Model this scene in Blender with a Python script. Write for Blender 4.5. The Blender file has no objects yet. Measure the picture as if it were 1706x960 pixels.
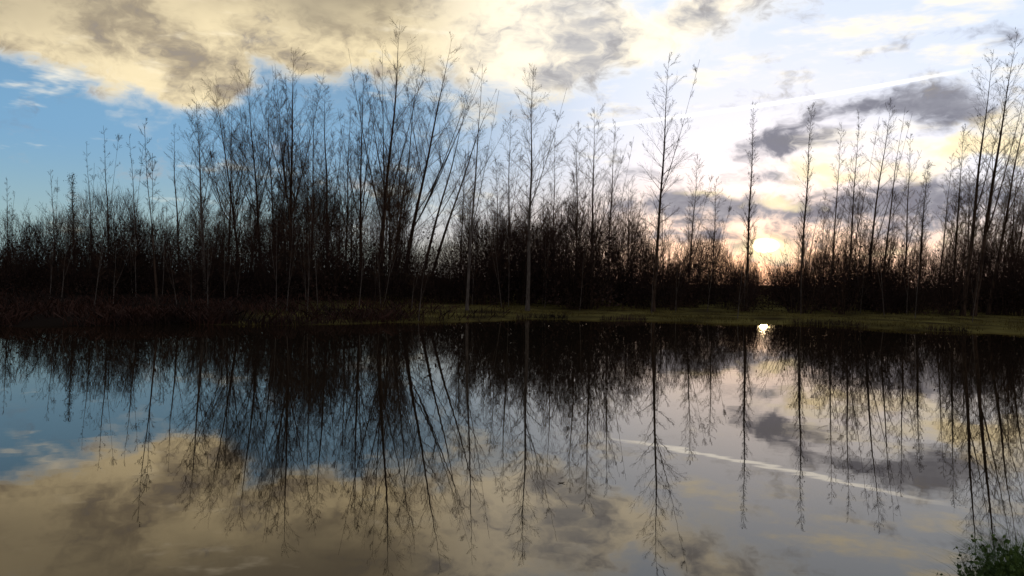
import bpy, math, random
import numpy as np
from mathutils import Matrix, Vector
random.seed(7); rng=np.random.default_rng(7)
S=bpy.context.scene; COL=S.collection
F=1340.0; CAM=Vector((0,0,2.0)); PITCH=math.radians(0.62); ROLL=math.radians(1.25)
# ---------------- camera
cd=bpy.data.cameras.new('camera'); cam=bpy.data.objects.new('camera',cd); COL.objects.link(cam)
cd.lens=F/1706*36; cd.sensor_width=36; cd.clip_end=6000; cd.clip_start=.05
R=Matrix.Rotation(math.pi/2-PITCH,4,'X')@Matrix.Rotation(ROLL,4,'Z')
cam.matrix_world=Matrix.Translation(CAM)@R
S.camera=cam
def ray(x,y):
    return (R.to_3x3()@Vector(((x-853)/F,-(y-480)/F,-1))).normalized()
def at(x,y,Y):
    d=ray(x,y); return CAM+d*(Y/d.y)
def uv(x,y):
    d=ray(x,y); return math.atan2(d.x,d.y),math.asin(d.z)
SUNPX=(1275,408)
# ---------------- world
W=bpy.data.worlds.new('World'); S.world=W; W.use_nodes=True; nt=W.node_tree; nt.nodes.clear()
W.cycles.sampling_method='MANUAL'; W.cycles.sample_map_resolution=256
def N(t,**k):
    n=nt.nodes.new(t)
    for a,b in k.items(): setattr(n,a,b)
    return n
def L(a,b): nt.links.new(a,b)
def setin(s,v):
    if isinstance(v,bpy.types.NodeSocket): L(v,s)
    else: s.default_value=v
def M(op,a,b=0.0,c=None,clamp=False):
    n=N('ShaderNodeMath',operation=op,use_clamp=clamp); setin(n.inputs[0],a); setin(n.inputs[1],b)
    if c is not None: setin(n.inputs[2],c)
    return n.outputs[0]
def VM(op,a,b=None,c=None):
    n=N('ShaderNodeVectorMath',operation=op); setin(n.inputs[0],a)
    if b is not None: setin(n.inputs[1],b)
    if c is not None: setin(n.inputs[2],c)
    return n
def MR(v,a,b,c=0.0,d=1.0):
    n=N('ShaderNodeMapRange',interpolation_type='SMOOTHSTEP'); setin(n.inputs[0],v)
    for i,q in enumerate((a,b,c,d)): n.inputs[i+1].default_value=q
    return n.outputs[0]
def MIX(f,a,b):
    n=N('ShaderNodeMix',data_type='RGBA'); setin(n.inputs[0],f)
    for s,v in ((n.inputs[6],a),(n.inputs[7],b)):
        if isinstance(v,bpy.types.NodeSocket): L(v,s)
        else: s.default_value=(*v,1)
    return n.outputs[2]
def NOISE(v,scale,detail=6,rough=.55,color=False):
    n=N('ShaderNodeTexNoise'); L(v,n.inputs['Vector']); n.inputs['Scale'].default_value=scale
    n.inputs['Detail'].default_value=detail; n.inputs['Roughness'].default_value=rough
    return n.outputs['Color' if color else 'Fac']
tc=N('ShaderNodeTexCoord'); nd=tc.outputs['Generated']
sx=N('ShaderNodeSeparateXYZ'); L(nd,sx.inputs[0])
U=M('ARCTAN2',sx.outputs[0],sx.outputs[1]); V=M('ARCSINE',sx.outputs[2])
cu=N('ShaderNodeCombineXYZ'); L(U,cu.inputs[0]); L(V,cu.inputs[1]); UV0=cu.outputs[0]
st=VM('MULTIPLY',nd,(1,1,1.6)).outputs[0]
wn=NOISE(st,6.5,4,.62,True)
wo=VM('MULTIPLY_ADD',wn,(.17,.10,0),(-.085,-.05,0)).outputs[0]
UVw=VM('ADD',UV0,wo).outputs[0]
def blob(cx,cy,rx,ry,src=None,w=1.0):
    u,v=uv(cx,cy); rx/=F; ry/=F
    q=VM('MULTIPLY_ADD',src or UVw,(1/rx,1/ry,0),(-u/rx,-v/ry,0)).outputs[0]
    return MR(VM('LENGTH',q).outputs['Value'],0,1,w,0)
def SUM(l):
    s=l[0]
    for q in l[1:]: s=M('ADD',s,q)
    return s
fine=NOISE(VM('MULTIPLY_ADD',wo,(1.2,1.2,1.2),st).outputs[0],16,5,.62); mid=NOISE(VM('ADD',st,(3.1,1.7,.4)).outputs[0],9,4,.55)
nf=M('SUBTRACT',fine,.5)
sunu,sunv=uv(*SUNPX)
sky=N('ShaderNodeTexSky',sky_type='NISHITA'); sky.sun_disc=False; sky.sun_elevation=sunv; sky.sun_rotation=sunu
left=MIX(MR(V,0.02,.16),(.26,.43,.48),(.145,.34,.57))
left=MIX(MR(V,.16,.30),left,(.13,.26,.43))
right=MIX(MR(V,0.02,.15),(.50,.56,.65),(.64,.76,.96))
base=MIX(MR(U,-.18,.18),left,right)
base=MIX(M('MULTIPLY',SUM([blob(930,350,330,80),blob(700,390,240,45)]),.6,clamp=True),base,(.40,.49,.64))
nadd=N('ShaderNodeMix',data_type='RGBA',blend_type='ADD'); nadd.inputs[0].default_value=.03
L(base,nadd.inputs[6]); L(sky.outputs[0],nadd.inputs[7]); c=nadd.outputs[2]
# large clouds: cream at the left, white towards the sun
A=SUM([blob(200,85,340,140),blob(40,-10,420,120),blob(520,-10,420,140),blob(660,70,250,130),blob(340,140,130,70),blob(520,90,120,70,None,.5),
       blob(860,20,330,130),blob(910,110,190,80),blob(1090,60,240,90,None,.85),blob(1230,0,170,60,None,.8),blob(425,150,60,70,None,-.55),
       blob(60,165,160,60,None,-.5),blob(400,-200,1100,170,UV0,.8),blob(60,-130,520,170,UV0,.8)])
A=M('ADD',A,M('MULTIPLY',nf,1.8))
Am=MR(A,.08,.95)
Ash=MR(M('ADD',M('MULTIPLY',mid,.55),M('MULTIPLY',fine,.65)),.50,.74)
colA=MIX(Ash,(1.02,.85,.53),(.42,.34,.23))
colA=MIX(M('MULTIPLY',SUM([blob(560,-30,620,120),blob(-20,0,260,100),blob(200,-120,900,140)]),.55,clamp=True),colA,(.37,.31,.215))
colB=MIX(Ash,(1.30,1.16,.90),(.58,.56,.55))
colC=MIX(MR(U,-.17,.02),colA,colB)
colC=MIX(MR(A,.30,.95),MIX(MR(U,-.2,.02),(.90,.86,.76),(1.12,1.07,.97)),colC)
c=MIX(M('MULTIPLY',Am,.96),c,colC)
# right wisps
Bw=SUM([blob(1250,130,380,60,None,.35),blob(1480,60,330,50,None,.4),blob(1600,130,260,40,None,.5),blob(1080,215,200,40,None,.35),blob(1450,262,300,50,None,.5),blob(1620,10,260,45,None,.4)])
Bw=M('ADD',Bw,M('MULTIPLY',M('SUBTRACT',NOISE(VM('MULTIPLY',nd,(1,1,4)).outputs[0],11,4,.62),.5),2.4))
c=MIX(MR(Bw,.18,.9,0,.9),c,(1.22,1.10,.86))
# grey clouds
G=SUM([blob(1310,252,150,46),blob(1265,300,110,26,None,.95),blob(1540,190,180,44,None,1.05),blob(1400,205,100,24,None,.55),blob(1620,68,150,26,None,.65),
       blob(1420,350,340,40,None,1.05),blob(1130,348,220,36,None,1.0),blob(1620,320,220,48,None,.9),blob(1080,300,140,24,None,.6),blob(1150,392,220,22,None,.9),blob(1540,385,280,26,None,.9)])
G=M('ADD',G,M('MULTIPLY',nf,3.0))
c=MIX(MR(G,.16,1.1,0,.93),c,MIX(Ash,(.37,.37,.42),(.19,.19,.24)))
# golden light low right
glow=SUM([blob(1275,402,80,22,None,.8),blob(1430,296,210,30,None,.8),blob(1690,215,100,80,None,.85),blob(1310,338,110,20,None,.85),blob(1500,410,200,10,None,.6),blob(1600,250,140,28,None,.75),blob(1180,330,90,14,None,.6),
          blob(690,335,100,20,None,.55),blob(815,338,80,18,None,.6),blob(775,185,80,60,None,.55),blob(905,165,90,50,None,.6),blob(1000,205,80,22,None,.6)])
glow=M('ADD',glow,M('MULTIPLY',nf,1.6))
c=MIX(MR(glow,.22,.92,0,.88),c,MIX(MR(U,.0,.2),(.98,.87,.66),(1.20,1.0,.62)))
# contrail, a long straight streak
u0,v0=uv(960,214); u1,v1=uv(1660,106)
n=N('ShaderNodeMapping',vector_type='TEXTURE'); L(VM('MULTIPLY_ADD',wo,(.005,.005,0),UV0).outputs[0],n.inputs[0])
n.inputs[1].default_value=((u0+u1)/2,(v0+v1)/2,0); n.inputs[2].default_value=(0,0,math.atan2(v1-v0,u1-u0)); n.inputs[3].default_value=(math.hypot(u1-u0,v1-v0)/2,3.1/F,1)
ss=N('ShaderNodeSeparateXYZ'); L(n.outputs[0],ss.inputs[0])
ct=M('MULTIPLY',MR(M('ABSOLUTE',ss.outputs[0]),.4,1.0,1,0),MR(M('ABSOLUTE',ss.outputs[1]),.2,1.3,1,0))
c=MIX(M('MULTIPLY',ct,.78),c,(1.9,1.85,1.75))
# sun
core=blob(*SUNPX,24,13,UV0); core2=blob(*SUNPX,58,27,UV0)
ad=N('ShaderNodeMix',data_type='RGBA',blend_type='ADD'); L(core2,ad.inputs[0]); L(c,ad.inputs[6]); ad.inputs[7].default_value=(1.0,.72,.26,1); c=ad.outputs[2]
c=MIX(core,c,(18,14,8))
# the sky away from the sunset is dim
c=MIX(MR(M('ABSOLUTE',U),.85,1.5),c,(.175,.165,.19))
c=MIX(MR(V,.45,.9),c,(.14,.17,.25))
bg=N('ShaderNodeBackground'); L(c,bg.inputs[0]); bg.inputs[1].default_value=1.0
out=N('ShaderNodeOutputWorld'); L(bg.outputs[0],out.inputs[0])
# ---------------- sun lamp
ld=bpy.data.lights.new('sun','SUN'); ld.energy=2.0; ld.angle=math.radians(.5); ld.color=(1,.78,.5)
lo=bpy.data.objects.new('sun',ld); COL.objects.link(lo)
lo.rotation_euler=(-ray(*SUNPX)).to_track_quat('-Z','Y').to_euler()
# ---------------- materials
def mat(name,c1,c2,scale=6,rough=.9,detail=4,stretch=(1,1,1)):
    m=bpy.data.materials.new(name); m.use_nodes=True; t=m.node_tree; b=t.nodes['Principled BSDF']
    g=t.nodes.new('ShaderNodeTexCoord'); mp=t.nodes.new('ShaderNodeMapping'); mp.inputs[3].default_value=stretch
    q=t.nodes.new('ShaderNodeTexNoise'); q.inputs['Scale'].default_value=scale; q.inputs['Detail'].default_value=detail
    r=t.nodes.new('ShaderNodeValToRGB'); r.color_ramp.elements[0].position=.35; r.color_ramp.elements[1].position=.68
    r.color_ramp.elements[0].color=(*c1,1); r.color_ramp.elements[1].color=(*c2,1)
    t.links.new(g.outputs['Object'],mp.inputs[0]); t.links.new(mp.outputs[0],q.inputs[0]); t.links.new(q.outputs[0],r.inputs[0]); t.links.new(r.outputs[0],b.inputs['Base Color'])
    b.inputs['Roughness'].default_value=rough; b.inputs['Specular IOR Level'].default_value=.08
    return m
bark=mat('dark_bark',(.05,.033,.022),(.16,.100,.06),3,.95,3,(3,3,.6))
barkp=mat('pale_bark',(.12,.095,.07),(.27,.22,.165),5,.9,3,(3,3,.6))
twig=mat('twig_bark',(.07,.040,.024),(.16,.092,.052),2,.9,1)
leafm=mat('old_leaf',(.05,.036,.016),(.12,.075,.03),4,.9,1)
scrub=mat('scrub',(.028,.019,.014),(.135,.076,.049),.30,.95,3)
bracken=mat('dead_bracken',(.032,.021,.014),(.12,.054,.033),.45,.95,3)
grassm=mat('grass_blade',(.12,.090,.026),(.30,.235,.062),.5,.9,2)
groundm=mat('bank_turf',(.07,.048,.018),(.25,.19,.05),.45,.95,7)
# leaf litter instead of turf on the left bank
t=groundm.node_tree; gm=t.nodes.new('ShaderNodeNewGeometry'); sp_=t.nodes.new('ShaderNodeSeparateXYZ'); mr=t.nodes.new('ShaderNodeMapRange'); mr.interpolation_type='SMOOTHSTEP'
mr.inputs[1].default_value=-15; mr.inputs[2].default_value=-5; mm=t.nodes.new('ShaderNodeMix'); mm.data_type='RGBA'; mm.inputs[6].default_value=(.027,.018,.012,1)
t.nodes['Principled BSDF'].inputs['Specular IOR Level'].default_value=0
rp=[n for n in t.nodes if n.type=='VALTORGB'][0]; t.links.new(gm.outputs['Position'],sp_.inputs[0]); t.links.new(sp_.outputs[0],mr.inputs[0]); t.links.new(mr.outputs[0],mm.inputs[0]); t.links.new(rp.outputs[0],mm.inputs[7]); t.links.new(mm.outputs[2],t.nodes['Principled BSDF'].inputs['Base Color'])
tuftm=mat('fresh_grass',(.06,.10,.02),(.20,.27,.06),8,.7,2)
# water
wm=bpy.data.materials.new('pond_water'); wm.use_nodes=True; t=wm.node_tree; t.nodes.clear()
def n2(ty): return t.nodes.new(ty)
o=n2('ShaderNodeOutputMaterial'); mx=n2('ShaderNodeMixShader'); gl=n2('ShaderNodeBsdfGlossy'); df=n2('ShaderNodeBsdfDiffuse'); fr=n2('ShaderNodeFresnel')
gl.inputs['Roughness'].default_value=.010; gl.inputs['Color'].default_value=(.97,.90,.80,1); df.inputs[0].default_value=(.022,.015,.008,1); fr.inputs[0].default_value=1.61
g=n2('ShaderNodeTexCoord'); mp=n2('ShaderNodeMapping'); mp.inputs[3].default_value=(1,1.3,1)
q=n2('ShaderNodeTexNoise'); q.inputs['Scale'].default_value=1.5; q.inputs['Detail'].default_value=2; q.inputs['Roughness'].default_value=.5
bp=n2('ShaderNodeBump'); bp.inputs['Strength'].default_value=1; bp.inputs['Distance'].default_value=.0006
for a,b in ((g.outputs['Object'],mp.inputs[0]),(mp.outputs[0],q.inputs[0]),(q.outputs[0],bp.inputs['Height']),(bp.outputs[0],gl.inputs['Normal']),(fr.outputs[0],mx.inputs[0]),(df.outputs[0],mx.inputs[1]),(gl.outputs[0],mx.inputs[2]),(mx.outputs[0],o.inputs[0])): t.links.new(a,b)
# ---------------- mesh helpers
def mesh_np(name,Vv,Q,m,smooth=False):
    me=bpy.data.meshes.new(name); Vv=np.asarray(Vv,np.float32); Q=np.asarray(Q,np.int32)
    me.vertices.add(len(Vv)); me.vertices.foreach_set('co',Vv.ravel()); k=Q.shape[1]
    me.loops.add(Q.size); me.loops.foreach_set('vertex_index',Q.ravel())
    me.polygons.add(len(Q)); me.polygons.foreach_set('loop_start',np.arange(0,Q.size,k,dtype=np.int32))
    if smooth: me.polygons.foreach_set('use_smooth',np.ones(len(Q),dtype=bool))
    me.update(calc_edges=True); me.materials.append(m); return me
def link(name,me,parent=None):
    o=bpy.data.objects.new(name,me); COL.objects.link(o); o.parent=parent; return o
def tag(o,label=None,cat=None,group=None,kind=None):
    for k,v in (('label',label),('category',cat),('group',group),('kind',kind)):
        if v: o[k]=v
    return o
def tubes(segs,sides=3):
    a=np.array(segs,dtype=np.float64).reshape(-1,8); p0=a[:,:3]; p1=a[:,3:6]; r0=a[:,6]; r1=a[:,7]
    d=p1-p0; d/=np.linalg.norm(d,axis=1)[:,None]+1e-9
    ref=np.where(np.abs(d[:,2:3])<.9,np.array([[0,0,1.]]),np.array([[1.,0,0]]))
    A_=np.cross(d,ref); A_/=np.linalg.norm(A_,axis=1)[:,None]; B_=np.cross(d,A_)
    vs=[]
    for p,r in ((p0,r0),(p1,r1)):
        for k in range(sides):
            th=2*math.pi*k/sides; vs.append(p+(A_*math.cos(th)+B_*math.sin(th))*r[:,None])
    Vv=np.stack(vs,1).reshape(-1,3); n=len(a); b=(np.arange(n)*2*sides)[:,None]
    Q=np.concatenate([b+np.array([[k,(k+1)%sides,sides+(k+1)%sides,sides+k]]) for k in range(sides)],0)
    return Vv,Q
def ctube(pts,rad,sides=7):
    Vv=[];Q=[]
    for i,(p,r) in enumerate(zip(pts,rad)):
        for k in range(sides):
            th=2*math.pi*k/sides; rr=r*(1+.12*math.sin(3*th+i*.7)); Vv.append((p[0]+rr*math.cos(th),p[1]+rr*math.sin(th),p[2]))
    for i in range(len(pts)-1):
        for k in range(sides): Q.append((i*sides+k,i*sides+(k+1)%sides,(i+1)*sides+(k+1)%sides,(i+1)*sides+k))
    return Vv,Q
def quads(P,size,rn):
    n=len(P); a=rn.normal(size=(n,3)); a/=np.linalg.norm(a,axis=1)[:,None]; b=rn.normal(size=(n,3)); b-=a*(a*b).sum(1)[:,None]; b/=np.linalg.norm(b,axis=1)[:,None]
    s=size[:,None]; a=a*s; b=b*s*.6
    Vv=np.stack([P-a,P+b,P+a,P-b],1).reshape(-1,3); return Vv,np.arange(4*n).reshape(-1,4)
def join(l):
    Vs=[];Qs=[];k=0
    for v,q in l: v=np.asarray(v); Vs.append(v); Qs.append(np.asarray(q)+k); k+=len(v)
    return np.concatenate(Vs),np.concatenate(Qs)
def lerp(tab,x):
    for (a,ya),(b,yb) in zip(tab,tab[1:]):
        if x<=b: return ya+(yb-ya)*max(0,(x-a))/(b-a)
    return tab[-1][1]
# ---------------- terrain
SH=[(-90,26),(-30,26),(-17,27.5),(-11,30),(-5,34.5),(1,39.5),(8,41.5),(14,40.5),(19,37.5),(24,36),(40,36),(90,40)]
def shore(x): return lerp(SH,x)+.5*math.sin(x*.43+1)+.45*math.sin(x*.91)+.22*math.sin(x*2.3)
def near(x): return 3.3+2.55*math.exp(-((x-3.75)/.95)**2)+.1*math.sin(x*3)
def gh(x,y):
    s=max(y-shore(x),near(x)-y,abs(x)-95)
    if s<=0: return max(-1.3,.3*s)
    return .09*min(s,1)+.017*min(s,26)+.05*math.sin(x*.7)*math.sin(y*.5)*min(1,s/3)
xs=sorted(set([round(v,2) for v in np.arange(-60,60.1,.8)]+[round(v,2) for v in np.arange(1.5,6,.25)]+[-3000,-1200,-500,-250,-150,-110,-95,-80,-70,70,80,95,110,150,250,500,1200,3000]))
ys=sorted(set([round(v,2) for v in np.arange(-6,70,.5)]+[round(v,2) for v in np.arange(3,6.6,.25)]+[-2000,-500,-100,-30,-12,80,95,110,130,160,220,350,700,1500,4000]))
Vv=[(x,y,gh(x,y)) for y in ys for x in xs]; nx=len(xs)
Q=[(j*nx+i,j*nx+i+1,(j+1)*nx+i+1,(j+1)*nx+i) for j in range(len(ys)-1) for i in range(nx-1)]
tag(link('ground',mesh_np('ground',Vv,Q,groundm,True)),'grassy banks around the pond','ground',kind='structure')
wv=[(-110,-30,0),(110,-30,0),(110,60,0),(-110,60,0)]
tag(link('water',mesh_np('water',wv,[(0,1,2,3)],wm)),'still dark pond water mirroring the trees and sunset sky','water',kind='structure')
# ---------------- tree growing
def nrm(v):
    l=math.sqrt(v[0]**2+v[1]**2+v[2]**2)+1e-9; return (v[0]/l,v[1]/l,v[2]/l)
def grow(out,tips,p,d,Ln,r,lvl,rd,P):
    ns=(0,4,3,2)[lvl]; rmin=(0,.0078,.0050,.0034)[lvl]; rr=max(r,rmin); step=Ln/ns; kids=P['kids'][lvl]
    for i in range(ns):
        j=P['jit']; d=nrm((d[0]+rd.gauss(0,j),d[1]+rd.gauss(0,j),d[2]+rd.gauss(0,j)+P['up']))
        q=(p[0]+d[0]*step,p[1]+d[1]*step,p[2]+d[2]*step); r1=max(rmin*.6,r*(1-(i+1)/ns*.9))
        out.append((*p,*q,rr,r1)); 
        if lvl<3:
            kk=int(kids)+(1 if rd.random()<kids%1 else 0)
            for _ in range(kk if i>0 or lvl>1 else max(0,kk-1)):
                f=rd.random(); cp=(p[0]+(q[0]-p[0])*f,p[1]+(q[1]-p[1])*f,p[2]+(q[2]-p[2])*f)
                a=nrm((rd.gauss(0,1),rd.gauss(0,1),rd.gauss(0,1))); sp=P['spread']
                cdv=nrm((d[0]+a[0]*sp,d[1]+a[1]*sp,d[2]+a[2]*sp*.8+.05))
                grow(out,tips,cp,cdv,Ln*(.64 if lvl==1 else .56)*rd.uniform(.5,1.25)*(1-.70*(i+f)/ns),rr*.40,lvl+1,rd,P)
        elif i==ns-1: tips.append(q)
        p=q; rr=r1
PR={
 'slender':dict(s0=.26,nb=42,ang=42,prof=lambda t:(1-t)**.5*(.5+.5*min(1,t*1.5))*1.4,kids=(0,2.5,2.3,0),up=.02,spread=.80,jit=.06,fork=1),
 'vase':dict(s0=.25,nb=26,ang=33,prof=lambda t:(1.2-t)*1.4,kids=(0,2.7,2.6,0),up=.01,spread=.78,jit=.055,fork=5),
 'column':dict(s0=.25,nb=64,ang=30,prof=lambda t:(1-t*.7)*1.2,kids=(0,2,1.6,0),up=.05,spread=.7,jit=.08,fork=0),
 'sparse':dict(s0=.36,nb=19,ang=40,prof=lambda t:(1.1-t)*1.35,kids=(0,2,2,0),up=.01,spread=.8,jit=.06,fork=1)}
def make_tree(H,lean,kind,wid,r,seed,leaf=0.0,bk=bark,sides=7,s0=None):
    """meshes of a tree rooted at the origin, tip at (lean.x,lean.y,H)"""
    rd=random.Random(seed); P=dict(PR[kind]); n=16; pts=[];rad=[]
    if s0: P['s0']=s0
    w1,w2=rd.uniform(-1,1)*.016*H,rd.uniform(-1,1)*.016*H; ph=rd.uniform(0,6); w3=rd.uniform(-1,1)*.005*H
    def path(t): return (lean[0]*(.85*t+.15*t*t)+w1*math.sin(t*5+ph)*t*(1.2-t)+w3*math.sin(t*14+ph)*t,lean[1]*t+w2*math.sin(t*4+ph)*t*(1.2-t),-.3+(H+.3)*t)
    def rt(t): return max(.008,r*((1-t)**1.05)*(1+.5*max(0,.06-t)/.06))
    for i in range(n+1):
        t=i/n; pts.append(path(t)); rad.append(rt(t))
    trunk=[ctube(pts,rad,sides)]; out=[];tips=[]; wb=wid/math.sin(math.radians(P['ang']))
    for k in range(P['nb']):
        t=P['s0']+(1-P['s0'])*((k+rd.random())/P['nb'])*.98; p=path(t); az=k*2.4+rd.uniform(-.7,.7); an=math.radians(P['ang']*rd.uniform(.6,1.4))
        ax=nrm((lean[0]/H+rd.gauss(0,.03),lean[1]/H,1)); d=nrm((ax[0]+math.sin(an)*math.cos(az),ax[1]+math.sin(an)*math.sin(az),ax[2]*math.cos(an)))
        Lb=wb*P['prof'](t)*rd.uniform(.35,1.25)
        grow(out,tips,p,d,max(.4,Lb),min(rt(t)*.36,.026),1,rd,P)
    for k in range(P['fork']):
        t=rd.uniform(.25,.5); p=path(t); az=rd.uniform(0,6.28) if k>1 else (rd.uniform(-.6,.6)+math.pi*k); sp=wid*rd.uniform(.6,1.25); tz=H*rd.uniform(.78,.97)
        e=(lean[0]*.9+sp*math.cos(az),lean[1]+sp*math.sin(az),tz); m=10; fp=[];fr_=[]
        for i in range(m+1):
            u=i/m; v=u**.85; fp.append((p[0]+(e[0]-p[0])*v,p[1]+(e[1]-p[1])*v,p[2]+(e[2]-p[2])*u)); fr_.append(max(.008,rt(t)*.45*(1-u)))
        trunk.append(ctube(fp,fr_,5))
        for i in range(10):
            u=rd.uniform(.25,.98); j=int(u*m); q=fp[j]; a=rd.uniform(0,6.28); an=math.radians(rd.uniform(14,40))
            grow(out,tips,q,nrm((math.sin(an)*math.cos(a),math.sin(an)*math.sin(a),math.cos(an))),max(.5,wb*.55*(1.2-u)),fr_[j]*.5,1,rd,P)
    tv=mesh_np('trunk',*join(trunk),bk,True); parts=[tubes(out)]
    if leaf>0:
        T=np.array(tips); rn=np.random.default_rng(seed); T=T[rn.random(len(T))<leaf]; T=np.repeat(T,2,0)+rn.normal(0,.10,(len(T)*2,3))
        parts.append(quads(T,rn.uniform(.02,.05,len(T)),rn))
    cv=mesh_np('crown',*join(parts),twig if leaf==0 else leafm)
    return tv,cv
def place(tm,loc,label,group=None,scale=(1,1,1),rz=0,name='bare_tree',cat='tree'):
    e=bpy.data.objects.new(name,None); COL.objects.link(e); e.empty_display_size=.3
    e.location=loc; e.scale=scale; e.rotation_euler=(0,0,rz); link('trunk',tm[0],e); link('crown',tm[1],e); tag(e,label,cat,group); return e
K=[
(1088,1115,88,48,'slender',44,.12,0,'tall slender bare tree standing alone above the low right part of the wood'),
(879,888,118,46,'slender',60,.12,0,'tall straight bare tree on the grass strip at the middle of the far bank'),
(778,803,105,44,'sparse',42,.09,0,'thin tall bare tree at the water edge just right of the leaning trunks'),
(630,668,36,60,'vase',66,.19,0,'tallest bare tree with a fan of upright limbs in the centre left group'),
(668,752,62,60,'vase',64,.18,0,'big bare tree leaning right beside the tallest tree'),
(694,780,175,60,'sparse',44,.15,0,'leaning bare trunk over the bright gap in the hedge'),
(706,826,150,62,'sparse',50,.14,0,'strongly slanted thin bare tree right of the bright gap in the hedge'),
(484,488,84,56,'vase',64,.17,0,'dark bare tree with a rounded crown left of the centre group'),
(600,606,124,58,'vase',44,.14,0,'bare tree between the rounded crown tree and the tallest tree'),
(546,541,140,58,'slender',46,.14,0,'upright bare tree right of the rounded crown tree'),
(438,412,124,60,'vase',74,.13,0,'wide spreading bare tree left of the rounded crown tree'),
(404,362,150,60,'vase',64,.12,0,'bare tree with drooping left side limbs above the left thicket'),
(342,328,168,50,'slender',44,.12,0,'first tall bare tree at the left end of the dense group'),
(300,286,205,60,'sparse',38,.10,0,'thin bent bare tree just left of the dense group'),
(264,246,208,31.5,'sparse',20,.045,0,'thin pole like bare tree standing close to the water on the left bank'),
(233,219,226,56,'sparse',24,.07,0,'thin pole like bare tree over the left thicket, right one of two'),
(184,170,208,56,'sparse',26,.08,0,'thin pole like bare tree over the left thicket, left one of two'),
(154,140,238,60,'sparse',20,.07,0,'slim bare tree left of the pole like trees'),
(125,119,292,56,'column',12,.13,.3,'short dark ivy covered trunk poking out of the left thicket'),
(94,85,282,62,'sparse',26,.07,0,'small bare tree with bent twigs near the left edge'),
(14,6,296,58,'sparse',26,.07,0,'leftmost bare tree cut by the edge of the view'),
(519,524,160,66,'vase',50,.11,0,'finely branched bare tree behind the rounded crown tree'),
(575,582,165,68,'vase',40,.11,0,'finely branched bare tree behind the upright tree'),
(650,700,112,68,'vase',54,.12,0,'slim bare tree partly hidden between the two largest trees'),
(458,448,140,68,'vase',52,.11,0,'slim bare tree behind the wide spreading tree'),
(380,388,180,70,'vase',54,.11,0,'low broad bare tree behind the left end of the dense group'),
(985,990,178,56,'slender',50,.12,0,'bushy topped bare tree right of the middle tree'),
(958,964,200,60,'slender',34,.09,0,'thin bare tree on the left flank of the bushy topped tree'),
(1013,1023,202,60,'slender',34,.10,0,'thin bare tree on the right flank of the bushy topped tree'),
(846,850,186,60,'slender',36,.10,0,'thin bare tree just left of the middle tree'),
(920,925,220,64,'slender',34,.09,0,'small bare tree just right of the middle tree'),
(1146,1162,258,60,'slender',28,.08,0,'small bare tree right of the lone slender tree'),
(1186,1194,296,60,'slender',26,.08,0,'short bare tree left of the narrow upright tree by the sun'),
(1242,1254,174,52,'column',17,.11,.04,'narrow upright tree with short twigs just left of the low sun'),
(1331,1350,172,52,'column',18,.10,.03,'narrow upright tree with short twigs just right of the low sun'),
(1383,1400,204,58,'slender',24,.08,0,'thin bare tree right of the two narrow upright trees'),
(1412,1433,184,54,'slender',26,.09,0,'straight bare tree in front of the right hand grey cloud'),
(1440,1484,164,56,'slender',34,.11,0,'right leaning bare tree under the right hand grey cloud'),
(1464,1506,178,60,'sparse',32,.09,0,'second right leaning bare tree under the right hand grey cloud'),
(1503,1520,222,58,'slender',24,.09,0,'stiff bare tree midway along the right hand wood'),
(1528,1546,272,58,'column',15,.12,.2,'short dark leafy trunk in the right hand wood'),
(1562,1584,258,60,'slender',24,.08,0,'thin bare tree left of the large right edge trees'),
(1586,1609,210,58,'column',22,.11,.1,'shaggy upright tree left of the large right edge trees'),
(1604,1660,80,50,'slender',48,.15,.03,'large leaning bare tree, left one of the right edge pair'),
(1622,1692,52,50,'slender',52,.16,.03,'large leaning bare tree, right one of the right edge pair'),
(1646,1722,130,52,'slender',46,.12,.03,'slanted tree crossing the right edge of the view'),
(1676,1732,250,54,'slender',30,.10,0,'low slanted tree at the right edge of the view'),
]
for i,(xb,xt,yt,Y,kind,wp,r,lf,label) in enumerate(K):
    b=at(xb,500,Y); gz=gh(b.x,Y); tp=at(xt,yt,Y); H=tp.z-gz; dx=tp.x-b.x
    place(make_tree(H,(dx,random.uniform(-.4,.4)),kind,wp/F*Y,r,(100 if i else 777)+i,lf,barkp if i in (1,2,12) else bark),(b.x,Y,gz),label)
# background trees
env=[(-300,350),(100,335),(280,305),(350,225),(600,205),(800,240),(900,270),(1050,275),(1120,315),(1250,320),(1400,270),(1550,255),(1706,225),(2100,220)]
protos=[make_tree(10,(random.uniform(-.3,.8),0),k,w,.07,300+j,lf,bark,5) for j,(k,w,lf) in enumerate([('vase',1.6,0),('sparse',1.3,0),('vase',1.4,0),('slender',1.2,0),('slender',1.5,0),('slender',1.1,0),('column',.7,.12),('slender',1.3,0),('sparse',1.0,0)])]
for i in range(195):
    x=random.uniform(-120,1840) if i<100 else (random.uniform(335,830) if i<148 else (random.uniform(1320,1760) if i<175 else random.uniform(820,1230)))
    if 700<x<750 or 1258<x<1296: continue
    if x<320 and random.random()<.4: continue
    Y=random.uniform(57,92); yt=lerp(env,x)+random.triangular(0,150,85); b=at(x,480,Y); gz=gh(b.x,Y); H=at(x,yt,Y).z-gz
    pm=random.choice(protos[:6] if x<1100 else protos[1:]); s=max(.3,H/10)
    side='left' if x<640 else ('middle' if x<1150 else 'right')
    sw=s**.8*random.uniform(.8,1.25)
    e=place(pm,(b.x,Y,gz-.02),f'thin bare background tree standing deep in the {side} part of the dark wood','background trees in the '+side+' part of the wood',(sw,sw,s),random.uniform(-.7,.7))
    e.rotation_euler=(random.uniform(-.03,.03),random.uniform(.0,.16) if x>1150 else random.uniform(-.09,.12),random.uniform(0,6.28) if x<1150 else random.uniform(-.3,.3))
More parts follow.
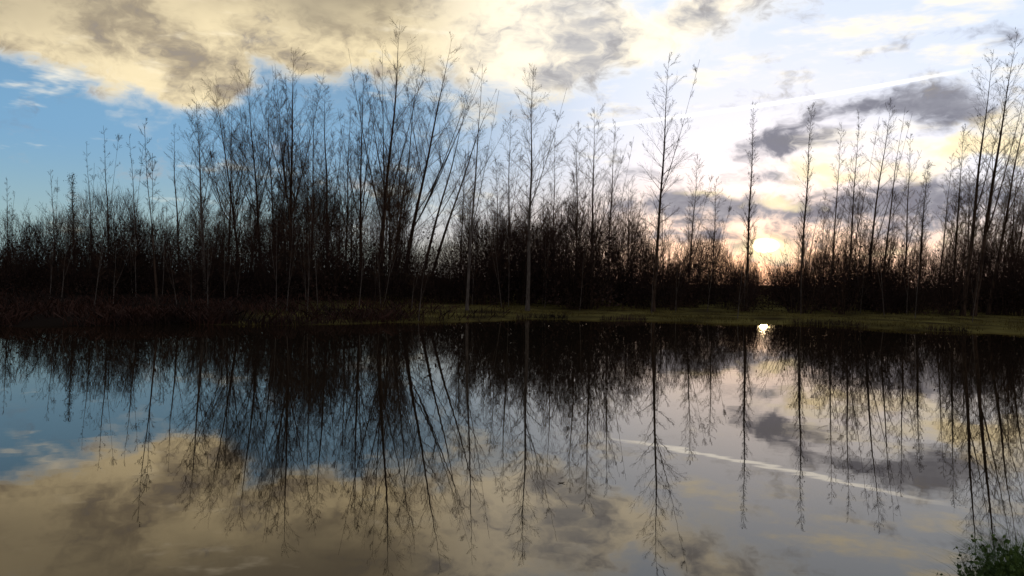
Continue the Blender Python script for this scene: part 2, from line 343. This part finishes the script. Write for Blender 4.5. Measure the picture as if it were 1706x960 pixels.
# pale saplings in front of the thicket
sap=[make_tree(5,(random.uniform(-.2,.3),0),'sparse',.5,.026,400+j,0,barkp,5) for j in range(4)]
for i in range(48):
    x=random.choice([random.uniform(60,460),random.uniform(440,860),random.uniform(900,1680)]); Y=random.uniform(42,53) if x>700 else random.uniform(35,52); b=at(x,500,Y); H=random.uniform(2.6,6)
    if 1255<x<1300: continue
    side='left' if x<450 else ('middle' if x<900 else 'right')
    e=place(random.choice(sap),(b.x,Y,gh(b.x,Y)),f'pale thin sapling in front of the {side} part of the dark thicket','pale saplings along the '+side+' bank',(1,1,H/5),random.uniform(0,6),'sapling','sapling')
    e.rotation_euler=(random.uniform(-.08,.08),random.uniform(-.1,.14),random.uniform(0,6.28))
# ---------------- shrubs
def make_shrub(seed,h=3.0,w=1.6,n=24,leaf=.10):
    rd=random.Random(seed); st_=[];tips=[];P=dict(kids=(0,2.4,2.2,0),up=.02,spread=.8,jit=.07); out=[]
    for k in range(n):
        a=rd.uniform(0,6.28); rr=rd.random()*w*.35; an=rd.uniform(0,.65); d=nrm((math.sin(an)*math.cos(a),math.sin(an)*math.sin(a),math.cos(an)))
        p=(rr*math.cos(a),rr*math.sin(a),-.1); Ls=h*rd.uniform(.25,.6); q=(p[0]+d[0]*Ls,p[1]+d[1]*Ls,p[2]+d[2]*Ls); st_.append((*p,*q,.020,.011))
        grow(out,tips,q,d,h*rd.uniform(.3,.65),.010,1,rd,P)
        m=(p[0]+d[0]*Ls*.4,p[1]+d[1]*Ls*.4,p[2]+d[2]*Ls*.4); grow(out,tips,m,nrm((d[0]+rd.gauss(0,.4),d[1]+rd.gauss(0,.4),.7)),h*.38,.009,1,rd,P)
    rn=np.random.default_rng(seed); T=np.array(tips); T=np.repeat(T[rn.random(len(T))<leaf],2,0); T=T+rn.normal(0,.15,T.shape)
    T[:,2]*=rn.uniform(.1,.8,len(T))
    return mesh_np('stems',*tubes(st_),bark),mesh_np('twigs',*join([tubes(out),quads(T,rn.uniform(.03,.08,len(T)),rn)]),scrub)
shp=[make_shrub(500+j) for j in range(6)]
senv=[(-200,428),(60,412),(120,392),(150,368),(220,362),(270,388),(330,398),(430,388),(520,378),(600,384),(660,402),(700,434),(760,432),(790,396),(850,380),(930,374),(1010,388),(1060,396),(1100,428),(1230,444),(1320,447),(1400,432),(1500,440),(1620,428),(1800,436)]
for i in range(122):
    x=-60+(i+random.random())/122*1830; Y=random.uniform(49,60); b=at(x,500,Y); gz=gh(b.x,Y)
    if 1256<x<1296: continue
    H=max(1.0,at(x,lerp(senv,x)+random.choice([-55,-30,-15,0,10,25])*(0 if (1220<x<1330 or 690<x<755) else 1)+random.uniform(-10,12),Y).z-gz)
    side='left' if x<450 else ('middle' if x<1060 else 'right')
    e=bpy.data.objects.new('shrub',None); COL.objects.link(e); e.location=(b.x,Y,gz); s=H/3; e.scale=(max(.9,s*.8),max(.9,s*.8),s); e.rotation_euler=(0,0,random.uniform(0,6.28))
    m=random.choice(shp); link('stems',m[0],e); link('twigs',m[1],e)
    tag(e,f'dense dark leafless shrub in the hedge along the {side} part of the far bank','shrub','shrubs in the '+side+' part of the hedge')
# ---------------- dark thicket mass behind (uncountable)
def thicket(name,label,Y0,Y1,nt_,nq,off,m,qs=(.05,.14),seed=1,ba=(1.1,1.25)):
    rn=np.random.default_rng(seed); seg=[];P=[];SZ=[]
    bumps=[(rn.uniform(-250,1950),rn.uniform(12,45),rn.uniform(Y0,Y1),rn.uniform(-26,14)) for _ in range(90)]
    def samp():
        while True:
            x=rn.uniform(-250,1950)
            if seed==1 and 1264<x<1286 and rn.random()<.62: continue
            break
        Y=rn.uniform(Y0,Y1); o_=off+sum(a*math.exp(-((x-c0)/w)**2) for c0,w,y0,a in bumps if abs(x-c0)<90 and not 1210<c0<1340)
        top=at(x,lerp(senv,x)+max(-32,o_)+5*math.sin(x*.13+Y*2),Y); return top.x,Y,top.z
    for _ in range(nt_):
        X,Y,tz=samp(); gz=gh(X,Y); h=max(.8,tz-gz); l=rn.uniform(.5,1.8); z0=gz+max(0,h*rn.uniform(0,1)**.8*1.14-l*.4); a=rn.normal(0,.28); b_=rn.normal(0,.28)
        seg.append((X,Y,z0,X+a*l,Y+b_*l,z0+l,.0095,.0035))
    for _ in range(nq):
        X,Y,tz=samp(); gz=gh(X,Y); f=rn.beta(*ba); P.append((X,Y,gz+max(.8,tz-gz)*f)); SZ.append(rn.uniform(*qs)*(1.15-.75*f))
    P=np.array(P); tag(link(name,mesh_np(name,*join([tubes(seg),quads(P,np.array(SZ),rn)]),m)),label,'thicket',kind='stuff')
thicket('thicket','dark tangled undergrowth filling the wood behind the trunks',60,78,46000,56000,10,scrub)
thicket('far_wood','distant dark wood closing the view behind the thicket',95,125,15000,30000,24,scrub,(.10,.28),2,(1.1,1.8))
# ---------------- bank vegetation
def blades(name,label,cat,n,fx,fy,hr,m,w=.012,lean=.35,seed=1,keep=None):
    rn=np.random.default_rng(seed); Vs=[]; 
    for _ in range(n):
        X=fx(rn); Y=fy(rn,X); z=gh(X,Y); 
        if z<.0 or (keep and not keep(X,Y,rn)): continue
        h=rn.uniform(*hr); a=rn.uniform(0,6.28); ln=rn.normal(0,lean)*h; ca,sa=math.cos(a),math.sin(a); ww=w*rn.uniform(.6,1.5)
        Vs+=[(X-ca*ww,Y-sa*ww,z-.03),(X+ca*ww,Y+sa*ww,z-.03),(X+ca*ww*.4-sa*ln*.9,Y+sa*ww*.4+ca*ln*.9,z+h),(X-ca*ww*.4-sa*ln,Y-sa*ww*.4+ca*ln,z+h*.97)]
    Q=np.arange(len(Vs)).reshape(-1,4); tag(link(name,mesh_np(name,Vs,Q,m)),label,cat,kind='stuff')
gp=lambda X,Y:math.sin(X*.8+Y*.3)+math.sin(X*.33+Y)+.8*math.sin(X*2.1-Y*1.3)
blades('bank_grass','short rough grass growing on the low far bank','grass',40000,lambda r:r.uniform(-15,42),lambda r,X:shore(X)+abs(r.normal(0,8))+.03,(.02,.13),grassm,.018,.6,3,lambda X,Y,r:r.random()<(.4+.4*gp(X,Y))*min(1,max(0,(X+15)/8)))
patch=lambda X,Y:math.sin(X*.9+1)+math.sin(X*.37+Y*.8)+.7*math.sin(X*2.3-Y*.5)
blades('dead_bracken','low red brown dead bracken scattered over the left bank','undergrowth',46000,lambda r:-36+r.random()**1.0*40,lambda r,X:shore(X)+.02+abs(r.normal(0,9 if r.random()<.7 else 1.3)),(.05,.5),bracken,.017,.8,4,lambda X,Y,r:r.random()<(.6+.35*patch(X,Y))*min(1,max(0,(0-X)/14)))
blades('waterside_reeds','thin dark reeds along the foot of the far bank','reeds',8000,lambda r:r.uniform(-30,40),lambda r,X:shore(X)+.05+abs(r.normal(0,.3)),(.05,.28),scrub,.012,.5,5,lambda X,Y,r:math.sin(X*1.3)+math.sin(X*.47)>.4)
# ---------------- foreground tuft at the lower right
def tuft(cx,cy,n,h,spread,label,seed):
    rn=np.random.default_rng(seed); Vs=[];Qs=[];LP=[]
    for _ in range(n):
        a=rn.uniform(0,6.28); rr=spread*math.sqrt(rn.random()); X=cx+rr*math.cos(a); Y=cy+rr*math.sin(a); hh=h*rn.uniform(.3,1.1)*(1.15-.6*(rr/spread)**2); o_=rn.uniform(0,6.28); bend=hh*rn.uniform(.3,1.1); w=rn.uniform(.002,.005); k=len(Vs)
        z=gh(X,Y)-.03
        for i in range(5):
            t_=i/4; px=X+math.cos(o_)*bend*t_*t_; py=Y+math.sin(o_)*bend*t_*t_; pz=max(z+hh*(t_-.35*t_*t_*(bend/hh)),z); ww=w*(1-t_*.9)
            Vs+=[(px-math.sin(o_)*ww,py+math.cos(o_)*ww,pz),(px+math.sin(o_)*ww,py-math.cos(o_)*ww,pz)]
            if i in(2,3) and rn.random()<.5: LP.append((px,py,pz))
        for i in range(4): Qs.append((k+2*i,k+2*i+1,k+2*i+3,k+2*i+2))
    LP=np.array(LP); tag(link('grass_tuft',mesh_np('grass_tuft',*join([(Vs,Qs),quads(LP,rn.uniform(.010,.026,len(LP)),rn)]),tuftm)),label,'grass tuft')
p=at(1700,942,5.2); tuft(p.x,5.2,3400,.46,.36,'leafy green grass tuft in the lower right corner on the near bank',21)
p=at(1625,965,5.2); tuft(p.x,5.2,420,.13,.16,'low sparse grass tuft beside the lower right corner tuft',22)
def stem(x,y,Y,tx,ty,label,seed):
    rd=random.Random(seed); b=at(x,y,Y); tp=at(tx,ty,Y); z=gh(b.x,Y); seg=[];P=[];p=(b.x,Y,max(z,-.02))
    for i in range(6):
        t_=(i+1)/6; q=(b.x+(tp.x-b.x)*t_,Y+.05*math.sin(t_*3),z+(tp.z-z)*t_**.8); seg.append((*p,*q,.003*(1.2-t_*.7),.003*(1.1-t_*.7)))
        for s in (-1,1):
            e=(q[0]+s*rd.uniform(.02,.05),q[1]+rd.uniform(-.04,.04),q[2]+rd.uniform(.0,.03)); seg.append((*q,*e,.0015,.001)); P+=[e]*2
        p=q
    e_=bpy.data.objects.new('weed_stem',None); COL.objects.link(e_); e_.location=(b.x,Y,z)
    rn=np.random.default_rng(seed); P=np.array(P)+rn.normal(0,.015,(len(P),3))
    for nm,vq,m in (('stalk',tubes(seg),twig),('leaves',quads(P,rn.uniform(.008,.018,len(P)),rn),tuftm)):
        V2=np.asarray(vq[0])-np.array(e_.location); link(nm,mesh_np(nm,V2,vq[1],m),e_)
    tag(e_,label,'weed')
stem(1640,950,5.3,1598,918,'short leaning weed stem left of the corner grass tuft',31)
# floating leaf on the water
d=ray(935,806); k=-CAM.z/d.z; pl=CAM+d*k
ring=[]
for i in range(12):
    a=2*math.pi*i/12; rr=.03*(1+.35*math.cos(a)**2); ring.append((rr*math.cos(a),rr*.6*math.sin(a),.006+.006*math.cos(2*a)))
Vv=[(0,0,.004)]+ring; Qq=[(0,1+i,1+(i+1)%12,1+(i+2)%12) for i in range(0,12,2)]
fl=link('floating_leaf',mesh_np('floating_leaf',Vv,Qq,leafm)); fl.location=(pl.x,pl.y,.002); tag(fl,'small dead leaf floating on the open water near the middle','leaf')
S.view_settings.view_transform='Standard'; S.view_settings.look='None'; S.view_settings.exposure=0
